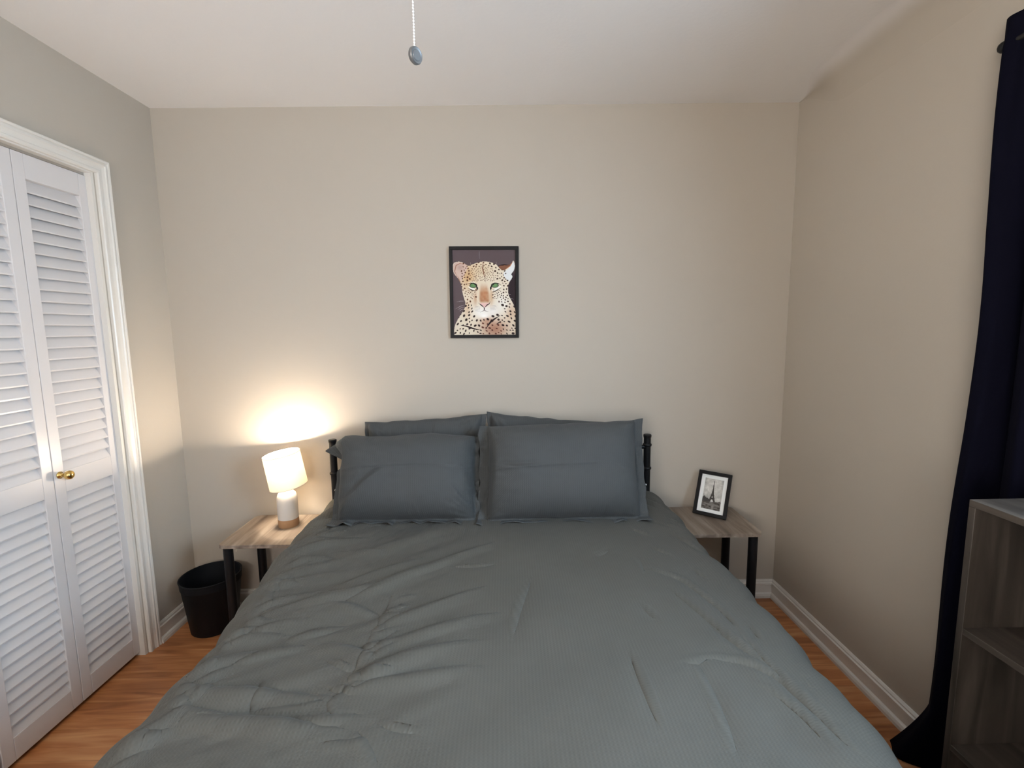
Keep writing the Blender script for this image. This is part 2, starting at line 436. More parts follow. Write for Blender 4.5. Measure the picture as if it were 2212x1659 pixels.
def grid_mesh(name, P, m, UV, parent=None, smooth=True):
    ny, nx = P.shape[:2]
    me = bpy.data.meshes.new(name)
    idx = np.arange(nx*ny).reshape(ny, nx)
    F = np.stack([idx[:-1, :-1], idx[:-1, 1:], idx[1:, 1:], idx[1:, :-1]], -1).reshape(-1, 4)
    me.from_pydata(P.reshape(-1, 3).tolist(), [], F.tolist()); me.update()
    uvl = me.uv_layers.new(name='UVMap')
    uvl.data.foreach_set('uv', UV.reshape(-1, 2)[F.ravel()].astype(np.float32).ravel())
    me.materials.append(m)
    for p in me.polygons: p.use_smooth = smooth
    o = bpy.data.objects.new(name, me); COL.objects.link(o)
    if parent: o.parent = parent
    return o
def normals(P):
    du = np.gradient(P, axis=1); dv = np.gradient(P, axis=0); n = np.cross(du, dv)
    return n/(np.linalg.norm(n, axis=2, keepdims=True)+1e-9)

# ------------------------------------------------------------------ bed
BX, HWD = -.515, .755
bed = tag(empty('bed_frame', (BX, -1.1, 0)), 'black metal bed frame with tubular headboard against the back wall', 'bed')
def bpart(name, bm, m=M_black, parent=bed, smooth=True, auto=35):
    bmesh.ops.translate(bm, verts=bm.verts, vec=(-BX, 1.1, 0)) if parent is bed or parent.parent is bed else None
    return link(name, bm, m, parent, smooth=smooth, auto=auto)
for s in (-1, 1):
    x = BX+s*HWD
    bm = tube(bmesh.new(), (x, -.1, 0), (x, -.1, .885), .0165, 24)
    for z in (.872, .735): lathe([(.0165, -.008), (.020, -.005), (.0215, 0), (.020, .005), (.0165, .008)], 24, bm, (x, -.1, z-.022 if z > .8 else z))
    post = bpart('headboard_post', bm)
    bpart('post_cap', lathe([(0, .884), (.0165, .884), (.0185, .888), (.0195, .897), (.017, .901), (0, .902)], 24, None, (x, -.1, 0)), parent=post)
    bm = lathe([(0, 0), (.006, 0), (.006, .003), (.003, .0055), (0, .006)], 16)
    bmesh.ops.rotate(bm, verts=bm.verts, cent=(0, 0, 0), matrix=Matrix.Rotation(R_(90), 3, 'X'))
    bmesh.ops.translate(bm, verts=bm.verts, vec=(x-s*.008, -.1155, .655))
    b_ = bpart('bolt', bm, M_steel, post); b_['label'] = 'steel bolt head'
    bm = boxes((x-.0125-s*.0, x+.0125-s*.0, -2.08, -.115, .25, .29)); bpart('side_rail', bm, smooth=False, auto=None)
for z in (.84, .742, .722):
    bpart('headboard_bar', tube(bmesh.new(), (BX-HWD+.012, -.1, z), (BX+HWD-.012, -.1, z), .0075 if z < .8 else .010, 14))
for k in range(7):
    x = BX-HWD+.19*(k+1)-.005
    bpart('headboard_bar', tube(bmesh.new(), (x, -.1, .40), (x, -.1, .84), .0065, 12))
bpart('headboard_bar', tube(bmesh.new(), (BX-HWD+.012, -.1, .40), (BX+HWD-.012, -.1, .40), .010, 14))
for s in (-1, 1):
    bpart('leg', tube(bmesh.new(), (BX+s*HWD, -2.08, 0), (BX+s*HWD, -2.08, .29), .018, 20))
bpart('leg', tube(bmesh.new(), (BX, -1.1, 0), (BX, -1.1, .25), .018, 20))
bm = bmesh.new()
for k in range(9):
    y = -.22-.225*k; box(bm, BX-HWD+.0125, BX+HWD-.0125, y-.035, y+.035, .262, .287)
bpart('mattress_slats', bm, smooth=False, auto=None)

mt = link('mattress', boxes((BX-.735, BX+.735, -2.08, -.13, .29, .545)), M_matt); bevel(mt, .05, 4)
tag(mt, 'white mattress under the grey comforter on the bed frame', 'mattress')

WL=[[(-1.034,-0.74),(-1.135,-0.792),(-1.194,-0.817),(-1.214,-0.873)],[(-1.06,-0.687),(-0.967,-0.695),(-0.878,-0.694)],[(-0.744,-0.765),(-0.905,-0.853),(-0.966,-0.911)],[(-0.502,-0.677),(-0.768,-0.858),(-0.905,-0.958),(-1.046,-0.996),(-1.16,-1.07),(-1.204,-1.122)],[(-0.95,-0.957),(-1.065,-0.953),(-1.145,-0.982),(-1.217,-1.021)],[(-1.008,-1.084),(-1.087,-1.1),(-1.144,-1.149),(-1.185,-1.179)],[(-0.641,-0.783),(-0.821,-0.916),(-0.903,-1.001)],[(-0.949,-1.01),(-0.881,-1.032),(-0.812,-1.063)],[(-0.78,-0.952),(-0.776,-1.045),(-0.78,-1.118),(-0.787,-1.191),(-0.788,-1.29),(-0.784,-1.345)],[(-0.783,-1.206),(-0.698,-1.186),(-0.598,-1.132),(-0.488,-1.092)],[(-0.769,-1.118),(-0.668,-1.048),(-0.524,-0.96)],[(-0.774,-1.303),(-0.684,-1.253),(-0.536,-1.206)],[(-0.777,-1.339),(-0.669,-1.325),(-0.529,-1.291)],[(-0.995,-1.315),(-0.985,-1.357),(-0.981,-1.39)],[(-1.216,-1.333),(-1.125,-1.344),(-1.032,-1.347),(-0.935,-1.358),(-0.829,-1.372)],[(-1.166,-1.395),(-1.04,-1.409),(-0.923,-1.427),(-0.846,-1.458),(-0.786,-1.455)],[(-0.843,-1.383),(-0.872,-1.398),(-0.955,-1.391)],[(-0.688,-1.448),(-0.619,-1.461)],[(-0.874,-1.254),(-0.798,-1.29)],[(-0.832,-1.341),(-0.775,-1.36)],[(-1.061,-1.213),(-1.144,-1.239),(-1.208,-1.278)],[(-1.037,-1.144),(-1.144,-1.149),(-1.197,-1.187)],[(-0.741,-1.465),(-0.702,-1.501),(-0.686,-1.53)],[(-0.798,-1.486),(-0.715,-1.484)],[(-0.787,-1.416),(-0.832,-1.388),(-0.769,-1.334)],[(-1.176,-0.868),(-1.191,-0.892),(-1.166,-0.916)],[(-1.18,-0.927),(-1.195,-0.96),(-1.158,-0.982)],[(-1.197,-1.096),(-1.204,-1.122),(-1.171,-1.14)],[(-1.205,-1.147),(-1.202,-1.179),(-1.169,-1.18)],[(-1.184,-1.224),(-1.196,-1.245),(-1.171,-1.259)],[(-1.215,-1.309),(-1.211,-1.333),(-1.174,-1.34)],[(-0.997,-0.824),(-1.112,-0.845),(-1.185,-0.904)],[(-1.057,-0.717),(-1.135,-0.707),(-1.19,-0.749)],[(-0.893,-1.418),(-0.833,-1.439),(-0.755,-1.422)],[(-1.099,-1.418),(-0.985,-1.43),(-0.873,-1.443)],[(-1.245,-1.367),(-1.208,-1.356),(-1.137,-1.38)],[(-0.615,-0.822),(-0.545,-0.83),(-0.483,-0.819)],[(-0.974,-0.453),(-1.14,-0.466),(-1.186,-0.521)],[(-0.986,-0.583),(-1.135,-0.611),(-1.21,-0.689)],[(-0.961,-1.194),(-1.033,-1.207),(-1.088,-1.248)],[(-0.882,-1.115),(-0.961,-1.13),(-1.002,-1.161)],[(-0.91,-1.188),(-0.823,-1.213),(-0.77,-1.25)]]
WR=[[(0.02,-0.864),(0.105,-0.901),(0.139,-1.004),(0.164,-1.094),(0.156,-1.194)],[(0.05,-0.972),(0.09,-1.058),(0.111,-1.133),(0.135,-1.207),(0.153,-1.273)],[(0.162,-1.201),(0.163,-1.255),(0.181,-1.333),(0.185,-1.424),(0.198,-1.494),(0.207,-1.526)],[(0.097,-1.14),(0.129,-1.2),(0.155,-1.261)],[(-0.027,-1.284),(0.009,-1.282),(0.032,-1.27)],[(0.007,-1.288),(0.005,-1.344),(0.002,-1.415),(-0.006,-1.48),(-0.015,-1.521)],[(0.007,-0.779),(-0.0,-0.88)],[(-0.135,-0.773),(-0.078,-0.723)],[(0.038,-1.267),(0.117,-1.263),(0.145,-1.279),(0.169,-1.316),(0.187,-1.391),(0.202,-1.456)],[(0.133,-1.364),(0.15,-1.385),(0.165,-1.438),(0.169,-1.505)],[(-0.144,-1.252),(-0.141,-1.367),(-0.142,-1.46)],[(-0.363,-0.917),(-0.402,-1.041),(-0.426,-1.19)],[(0.076,-0.701),(0.127,-0.77)],[(0.042,-0.545),(0.103,-0.613)],[(0.198,-0.568),(0.244,-0.707),(0.278,-0.722)],[(0.191,-1.135),(0.195,-1.202)],[(0.162,-0.846),(0.182,-0.904)],[(-0.059,-1.053),(-0.037,-1.12)]]

def comforter():
    rr = .10; zt = .600; eL, eR = -1.285, .318; drop = .40
    cx = (eL+eR)/2
    arc = rr*pi/2
    Lmax = (eR-cx)-rr+arc+drop
    nx, ny = 800, 620
    L = np.linspace(-Lmax, Lmax, nx); Mv = np.concatenate([np.linspace(-.115, -1.65, 540), np.linspace(-1.66, -2.55, 80)])
    LL, MM = np.meshgrid(L, Mv)
    def fold(a, e, r):
        """a >=0 arc length; e = reach of the flat edge; returns (horizontal, drop)"""
        f = e-r; h = np.where(a < f, a, 0.); d = np.zeros_like(a)
        th = np.clip((a-f)/r, 0, pi/2)
        h = np.where(a >= f, f+r*np.sin(th), h); d = np.where(a >= f, r*(1-np.cos(th)), d)
        ex = np.clip(a-f-r*pi/2, 0, None)
        return h, d+ex, ex
    h, dx, ex = fold(np.abs(LL), (eR-cx), rr)
    hy, dy, ey = fold(np.clip(-MM, 0, None), 2.13, .09)
    # skirts flare a little and fall in soft folds
    flare = np.clip((-MM-.42)/.25, 0, 1)
    side = np.sign(LL)
    wob = .016*np.sin(MM*17+side*1.3)+.010*np.sin(MM*31+2)
    h = h+ex*(.10+.02*flare)*flare + wob*flare*np.clip(ex/.2, 0, 1)
    # top edge line wanders like the photo's silhouette
    k = np.clip((np.abs(LL)-.62)/.12, 0, 1)
    edge = .012*np.sin(MM*6.0+side)+.006*np.sin(MM*23+side*2)+.004*np.sin(MM*47)
    edge = edge + np.where(side < 0, .045*np.clip((MM+.55)/.3, 0, 1)*0+.03*np.clip((MM+.62)/.35, 0, 1), 0)
    h = h+edge*k*np.where(MM > -.46, .6, 1)
    h = h + k*np.where(side < 0, -.055*np.clip((-MM-.6)/.8, 0, 1), .022*np.clip((-MM-.8)/.7, 0, 1))
    Px = cx+side*h; Py = -hy-np.where(False, 0, 0)+ey*-.06; Pz = zt-dx-dy
    # gentle crown
    Pz += .012*np.cos(np.clip((Px-cx)/.8, -1, 1)*pi/2)
    P = np.stack([Px, Py, Pz], -1)
    X, Y = Px, MM+0
    # flatten x beyond the roll using arc length so the folds keep their width
    X = cx+LL
    hgt = np.zeros_like(X)
    lw = 1/(1+np.exp((X+.62)/.07))          # left, more rumpled side
    u = X*.85+Y*.53; v = -X*.53+Y*.85
    hgt += lw*(.013*vnoise(u*2.2+3, v*10.5, 3)+.0065*vnoise(u*4+1, v*21, 5)+.0016*vnoise(u*11, v*46, 8))
    hgt += (1-lw)*(.0055*vnoise(u*2.4, v*5.5, 11)+.0016*vnoise(u*6, v*13, 12))
    hgt += .004*vnoise(X*3, Y*3, 21)
    hgt += (1-lw)*.0035*np.sin((X*1.0+.10*Y)*34+2*vnoise(X*2, Y*2, 5))*np.exp(-((X-.16)/.10)**2)
    hgt += .0003*vnoise(X*30, Y*36, 31)
    rng = random.Random(3)
    for i, c in enumerate(WL):
        long_ = sum(math.dist(a, b) for a, b in zip(c, c[1:]))
        am, w = .0048+.020*min(long_, .5), (.0055 if long_ < .15 else .0100)
        if i in (8, 22, 23, 24): am, w = .0030, .006
        if i in (13, 18, 19, 17, 36): am, w = -.0045, .0045
        hgt += crease(X, Y, c, am, w, rng)
    for q in range(22):                                  # small crumples gathered along the lengthwise fold
        y = -.95-.42*rng.random(); x = -.79+.03*rng.random()+.03*(y+1.1); ln = .03+.05*rng.random(); an = R_(rng.uniform(10, 50))
        hgt += crease(X, Y, [(x, y), (x+ln*cos(an), y+ln*sin(an))], .0032, .0055, rng)
    for i, c in enumerate(WR):
        long_ = sum(math.dist(a, b) for a, b in zip(c, c[1:]))
        hgt += crease(X, Y, c, -(.0036+.004*min(long_, .5)), .0085, rng)
    # rumples hugging the left roll
    for q in range(46):
        y = -.35-1.25*rng.random(); x = -1.16-.10*rng.random(); ln = .04+.09*rng.random(); an = R_(rng.uniform(-5, 50))
        hgt += crease(X, Y, [(x, y), (x+ln*.5*cos(an), y+ln*.5*sin(an)+.006), (x+ln*cos(an), y+ln*sin(an))], .0035, .008, rng)
    for q in range(26):
        y = -.2-.3*rng.random(); sd = rng.choice((-1, 1)); x = cx+sd*(.6+.2*rng.random()); ln = .08+.1*rng.random(); an = R_(rng.uniform(20, 70))
        hgt += crease(X, Y, [(x, y), (x+sd*ln*cos(an), y-ln*sin(an))], .004, .010, rng)
    n = normals(P); n = n*np.sign(n[..., 2:3].mean())
    P = P+n*hgt[..., None]
    UV = np.stack([LL, MM], -1)
    o = grid_mesh('comforter', P[:, ::1], M_comf, UV)
    s = o.modifiers.new('thick', 'SOLIDIFY'); s.thickness = .022; s.offset = -1 if n[ny//2, nx//2, 2] > 0 else 1
    return o, P
comf, CP = comforter()
tag(comf, 'wrinkled grey-green comforter spread over the whole bed', 'comforter')
comf['_dir'] = 0; del comf['_dir']

def pillow(name, label, c, thick, seed, creases, amp=.004, flange=(.07, .07, .06, .0), bow=.05, warp=None, group='pillows at the head of the bed'):
    """c: world corners BL, BR, TR, TL of the pillow's mid-surface"""
    n = 150; m = 110
    u = np.linspace(-1, 1, n); v = np.linspace(-1, 1, m); U, V = np.meshgrid(u, v)
    BL, BR, TR, TL = [np.array(p, float) for p in c]
    def bil(U, V):
        a = (U[..., None]+1)/2; b = (V[..., None]+1)/2
        return (BL*(1-a)+BR*a)*(1-b)+(TL*(1-a)+TR*a)*b
    U2 = U*(1-.025*(1-V**2)); V2 = V*(1-bow*(1-U**2)*np.where(V > 0, 1, .25))
    ed = np.maximum(np.abs(U), np.abs(V))
    rag = np.clip((ed-.86)/.14, 0, 1)
    U2 = U2+rag*.014*vnoise(V*5+seed, U*5, seed); V2 = V2+rag*.016*vnoise(U*6+seed, V*6+9, seed+1)
    base = bil(U2, V2)
    ex = (BR-BL)/np.linalg.norm(BR-BL); ey = (TL-BL)/np.linalg.norm(TL-BL)
    nr = np.cross(ex, ey); nr /= np.linalg.norm(nr)
    if warp: 
        du, dv = warp(U, V); base = base+ex*du[..., None]+ey*dv[..., None]
    fl_, fr_, fb_, ft_ = flange
    fu = max(fl_, fr_); fv = max(fb_, .04)
    Us = np.where(U < 0, -U/(1-fl_), U/(1-fr_)); Vs = np.where(V < 0, -V/(1-fb_), V/(1-ft_))
    pu = np.clip(1-Us**4, 0, 1); pv = np.clip(1-np.abs(Vs)**3.2, 0, 1)
    puff = (pu**.48)*(pv**.52)
    Wd = np.linalg.norm(BR-BL); Hd = np.linalg.norm(TL-BL); X, Y = U*Wd/2, V*Hd/2
    fl = 1-np.clip(puff*4, 0, 1)
    front = puff*thick*.62 + .0045*vnoise(U*3+seed, V*2.6, seed)*puff + .0018*vnoise(U*9, V*8+seed, seed+4) + fl*.010*vnoise(U*7+seed, V*7, seed+6)
    for cr in creases:
        pts, a, w = cr; front = front+crease(X, Y, pts, a*1.5 if w > .007 else -a*1.3, w, None)
    rng = random.Random(seed)
    for su in (-1, 1):
        for sv in (-1, 1):
            for q in range(5):
                an = math.atan2(-sv*.6, -su)+rng.uniform(-.5, .5); L = rng.uniform(.05, .12)
                x, y = su*Wd/2*(1-fu), sv*Hd/2*(1-fv)
                front = front+crease(X, Y, [(x, y), (x+L*cos(an), y+L*sin(an))], amp*.8, .008, None)
    for q in range(16):
        x, y = rng.uniform(-.8, .8)*Wd/2, rng.choice((-1, 1))*Hd/2*(1-fv*1.15); L = rng.uniform(.03, .06)
        front = front+crease(X, Y, [(x, y), (x+rng.uniform(-.02, .02), y-np.sign(y)*L)], .0026, .007, None)
    back = puff*thick*.38
    Pf = base+nr*(front+.0015)[..., None]; Pb = base-nr*(back+.0015)[..., None]+nr*(fl*.010*vnoise(U*7+seed, V*7, seed+6))[..., None]
    # the bottom flange folds forward and lies on the bed
    fz = np.clip((-V-(1-fb_))/fb_, 0, 1)*(fb_ > 0)
    sh_ = np.stack([0*fz, -(.050+.014*vnoise(U*5+seed, U*0, seed+8))*fz, .014*fz*(1+.8*vnoise(U*9+seed, V*2, seed+2))], -1)
    Pf = Pf+sh_; Pb = Pb+sh_
    # one closed mesh: front sheet + back sheet sharing the rim
    vs = Pf.reshape(-1, 3).tolist()+Pb.reshape(-1, 3).tolist(); idx = np.arange(n*m).reshape(m, n); N = n*m
    F = np.stack([idx[:-1, :-1], idx[:-1, 1:], idx[1:, 1:], idx[1:, :-1]], -1).reshape(-1, 4).tolist()
    Fb = [[a+N for a in f[::-1]] for f in F]
    rim = []
    loop = list(idx[0, :])+list(idx[1:, -1])+list(idx[-1, -2::-1])+list(idx[-2:0:-1, 0])
    for a, b in zip(loop, loop[1:]+loop[:1]): rim.append([int(a), int(a)+N, int(b)+N, int(b)])
    ALL = F+Fb+rim
    me = bpy.data.meshes.new(name); me.from_pydata(vs, [], ALL); me.update()
    uvl = me.uv_layers.new(name='UVMap'); uvs = np.stack([X, Y], -1).reshape(-1, 2); uvs = np.r_[uvs, uvs]
    fl_ = np.array([q for f in ALL for q in f]); uvl.data.foreach_set('uv', uvs[fl_].astype(np.float32).ravel())
    me.materials.append(M_pil)
    for p in me.polygons: p.use_smooth = True
    o = bpy.data.objects.new(name, me); COL.objects.link(o)
    tag(o, label, 'pillow', group)
    return o
pillow('pillow', 'slate pillow standing behind the front left pillow, nearest the lamp, mostly hidden', [(-1.10, -.20, .625), (-.54, -.20, .625), (-.532, -.145, 1.022), (-1.10, -.145, .992)], .10, 5, [])
pillow('pillow', 'slate pillow standing behind the front right pillow, only its top edge showing', [(-.525, -.20, .625), (.06, -.20, .625), (.045, -.145, .975), (-.528, -.145, 1.032)], .10, 9, [])
pillow('pillow', 'front left slate seersucker pillow leaning at the head of the bed, beside the lamp', [(-1.170, -.425, .624), (-.548, -.435, .624), (-.550, -.27, .950), (-1.200, -.27, .952)], .25, 13,
       [([(-.34, .005), (-.15, .022), (.1, .03), (.33, .02)], .0028, .006), ([(-.30, -.17), (-.20, -.10), (-.12, -.02), (-.05, .02)], .010, .020), ([(.33, -.17), (.29, -.08), (.25, .02)], .009, .014), ([(.30, -.15), (.24, -.10), (.20, -.04)], .006, .010)], bow=.0, flange=(.10, .07, .05, .0),
       warp=lambda U, V: (np.clip((-.78-U)/.22, 0, 1)*(-.034*np.exp(-((V-.92)/.22)**2)+.042*np.exp(-((V-.42)/.2)**2)+.012*np.exp(-((V+.1)/.3)**2)), -.062*np.clip((-.80-U)/.20, 0, 1)*np.clip(V, 0, 1)**2+.006*np.sin(U*5)*np.clip(V, 0, 1)**3))
pillow('pillow', 'front right slate seersucker pillow, the largest, leaning beside the right bedpost', [(-.565, -.445, .620), (.152, -.435, .620), (.160, -.28, 1.012), (-.56, -.28, .990)], .25, 21,
       [([(-.36, -.01), (-.1, .0), (.15, .005), (.36, -.02)], .0028, .006), ([(-.33, -.19), (-.30, -.08), (-.29, .05), (-.31, .15)], .008, .012), ([(-.33, .03), (-.22, .0), (-.1, .01)], .005, .010), ([(.31, -.18), (.33, 0), (.32, .18)], .006, .009)], flange=(.11, .11, .05, .0), bow=.045)

# ------------------------------------------------------------------ nightstands
def nightstand(label, x0, x1, y0, y1, zt, legs):
    cx, cy = (x0+x1)/2, (y0+y1)/2
    t = tag(empty('nightstand', (cx, cy, 0)), label, 'nightstand', None)
    bm = bmesh.new(); r = .028; th = .016; pts = []
    for (px, py, a0) in ((x1-r, y1-r, 0), (x0+r, y1-r, 90), (x0+r, y0+r, 180), (x1-r, y0+r, 270)):
        for k in range(9):
            a = R_(a0+k*90/8); pts.append((px+r*cos(a)-cx, py+r*sin(a)-cy))
    A = [bm.verts.new((x, y, zt-th)) for x, y in pts]; B = [bm.verts.new((x, y, zt)) for x, y in pts]
    bm.faces.new(A[::-1]); bm.faces.new(B)
    for i in range(len(pts)): bm.faces.new((A[i], A[(i+1) % len(pts)], B[(i+1) % len(pts)], B[i]))
    o = link('tabletop', bm, M_oak, t); bevel(o, .0015, 2)
    for lx, ly in legs:
        bm = tube(bmesh.new(), (lx-cx, ly-cy, .012), (lx-cx, ly-cy, zt-th), .0195, 28)
        l = link('leg', bm, M_black, t, smooth=True, auto=40)
        link('foot', lathe([(0, 0), (.017, 0), (.0185, .002), (.0185, .0125), (0, .0125)], 24, None, (lx-cx, ly-cy, 0)), M_black2, l)
    return t
nightstand('low grey-oak nightstand with black tube legs under the lit lamp', -1.699, -1.338, -.358, -.026, .5, [(-1.670, -.325), (-1.670, -.062), (-1.385, -.325), (-1.385, -.062)])
nightstand('low grey-oak nightstand with black tube legs under the small photo frame', .342, .690, -.346, -.026, .505, [(.660, -.312), (.660, -.062), (.385, -.312), (.385, -.062)])

# ------------------------------------------------------------------ lamp
LX, LY = -1.480, -.152
lamp = tag(empty('table_lamp', (LX, LY, .5)), 'small lit table lamp with linen drum shade and white ceramic base', 'lamp')
base = link('lamp_base', lathe([(0, .038), (.0450, .038), (.0455, .045), (.0455, .125), (.044, .142), (.039, .157), (.030, .167), (.016, .172), (.010, .173), (0, .173)], 56), M_ceramic, lamp, smooth=True, auto=60)
bd = link('base_band', lathe([(0, 0), (.044, 0), (.0455, .003), (.0455, .0378), (0, .0378)], 56), M_tan, base, smooth=True, auto=60); bd['label'] = 'unglazed tan clay band'
link('lamp_neck', lathe([(0, .172), (.010, .172), (.010, .20), (.016, .202), (.016, .235), (0, .235)], 28), M_brass, lamp, smooth=True, auto=40)
tilt = empty('shade_pivot'); bpy.data.objects.remove(tilt)
SM = Matrix.Translation((0, 0, .272)) @ Matrix.Rotation(R_(-8.0), 4, 'Y') @ Matrix.Rotation(R_(3), 4, 'X')
rb, rtp, hh = .0835, .0815, .158
sh = link('lamp_shade', lathe([(rb, -hh/2), (rtp, hh/2), (rtp-.0018, hh/2), (rb-.0018, -hh/2)], 72, close=True), M_shade, lamp, smooth=True, auto=50); sh.matrix_local = SM
def ring(r, z, w=.0016):
    bm = bmesh.new(); seg, s2 = 72, 8; V = [[bm.verts.new(((r+w*cos(2*pi*j/s2))*cos(2*pi*i/seg), (r+w*cos(2*pi*j/s2))*sin(2*pi*i/seg), z+w*sin(2*pi*j/s2))) for j in range(s2)] for i in range(seg)]
    for i in range(seg):
        for j in range(s2): bm.faces.new((V[i][j], V[(i+1) % seg][j], V[(i+1) % seg][(j+1) % s2], V[i][(j+1) % s2]))
    return bm
link('shade_rim', ring(rtp-.001, hh/2), M_ceramic, sh, smooth=True); link('shade_rim', ring(rb-.001, -hh/2), M_ceramic, sh, smooth=True)
sp = bmesh.new()
for a in (0, 120, 240): tube(sp, (.017*cos(R_(a)), .017*sin(R_(a)), -.035), ((rb-.003)*cos(R_(a)), (rb-.003)*sin(R_(a)), -.035), .0012, 8)
lathe([(.0145, -.0365), (.018, -.0365), (.018, -.0335), (.0145, -.0335)], 24, sp, close=True)
link('shade_spider', sp, M_steel, sh)
blb = link('bulb', lathe([(0, .232), (.012, .234), (.014, .265), (.020, .285), (.0260, .306), (.025, .322), (.016, .335), (0, .339)], 28), M_bulb, lamp, smooth=True)
pl = bpy.data.lights.new('lamp_light', 'POINT'); pl.energy = LAMPP; pl.color = (1, .86, .70); pl.shadow_soft_size = .028
po = bpy.data.objects.new('lamp_light', pl); COL.objects.link(po); po.parent = lamp; po.location = (0, 0, .318)
blb.location = (0, 0, 0)

# ------------------------------------------------------------------ rasterised prints (flat pictures, colours stored per face)
def s2l(c): 
    c = np.array(c, float)/255; return np.where(c <= .04045, c/12.92, ((c+.055)/1.055)**2.4)
def inpoly(X, Y, P):
    ins = np.zeros(X.shape, bool); n = len(P)
    for i in range(n):
        x0, y0 = P[i]; x1, y1 = P[(i+1) % n]
        if y0 == y1: continue
        c = ((Y >= min(y0, y1)) & (Y < max(y0, y1))); xx_ = x0+(Y-y0)*(x1-x0)/(y1-y0); ins ^= c & (X < xx_)
    return ins
def smoothp(P, k=2):
    for _ in range(k):
        Q = []
        for i in range(len(P)):
            a, b = P[i], P[(i+1) % len(P)]
            Q += [(a[0]*.75+b[0]*.25, a[1]*.75+b[1]*.25), (a[0]*.25+b[0]*.75, a[1]*.25+b[1]*.75)]
        P = Q
    return P
def stroke(C, X, Y, pts, w, col, a=1):
    d = np.full(X.shape, 1e9); n = len(pts)
    L = [math.dist(p, q) for p, q in zip(pts, pts[1:])]; T_ = sum(L); s = 0
    for (p, q, l) in zip(pts, pts[1:], L):
        dx, dy = (q[0]-p[0])/(l+1e-9), (q[1]-p[1])/(l+1e-9); t = np.clip((X-p[0])*dx+(Y-p[1])*dy, 0, l)
        dd = np.hypot(X-p[0]-dx*t, Y-p[1]-dy*t)/np.clip(np.sin(pi*np.clip((s+t)/T_, .08, .92)), .3, 1); d = np.minimum(d, dd); s += l
    k = np.clip((w-d)/3+.5, 0, 1)*a
    C[:] = C*(1-k[..., None])+np.array(col)*k[..., None]
def blob(C, X, Y, c, rx, ry, ang, col, soft=.15, mask=None, a=1):
    co_, si = cos(ang), sin(ang); dx, dy = X-c[0], Y-c[1]
    d = np.hypot((dx*co_+dy*si)/rx, (-dx*si+dy*co_)/ry); k = np.clip((1-d)/soft+.5, 0, 1)*a
    if mask is not None: k = k*mask
    C[:] = C*(1-k[..., None])+np.array(col)*k[..., None]
def glow(C, X, Y, c, rx, ry, col, a, mask):
    k = a*np.exp(-((X-c[0])/rx)**2-((Y-c[1])/ry)**2)*mask
    C[:] = C*(1-k[..., None])+np.array(col)*k[..., None]
def print_mesh(name, C, w, h, parent):
    ny, nx = C.shape[:2]
    xs = np.linspace(-w/2, w/2, nx+1); zs = np.linspace(h/2, -h/2, ny+1)
    X, Z = np.meshgrid(xs, zs); V = np.stack([X, 0*X, Z], -1).reshape(-1, 3)
    idx = np.arange((nx+1)*(ny+1)).reshape(ny+1, nx+1)
    F = np.stack([idx[:-1, :-1], idx[1:, :-1], idx[1:, 1:], idx[:-1, 1:]], -1).reshape(-1, 4)
    me = bpy.data.meshes.new(name); me.from_pydata(V.tolist(), [], F.tolist()); me.update()
    at = me.color_attributes.new('ink', 'FLOAT_COLOR', 'CORNER')
    c = np.ones((ny*nx, 4)); c[:, :3] = s2l(np.clip(C, 0, 255).reshape(-1, 3)); at.data.foreach_set('color', np.repeat(c, 4, axis=0).astype(np.float32).ravel())
    me.materials.append(M_print); o = bpy.data.objects.new(name, me); COL.objects.link(o); o.parent = parent
    return o

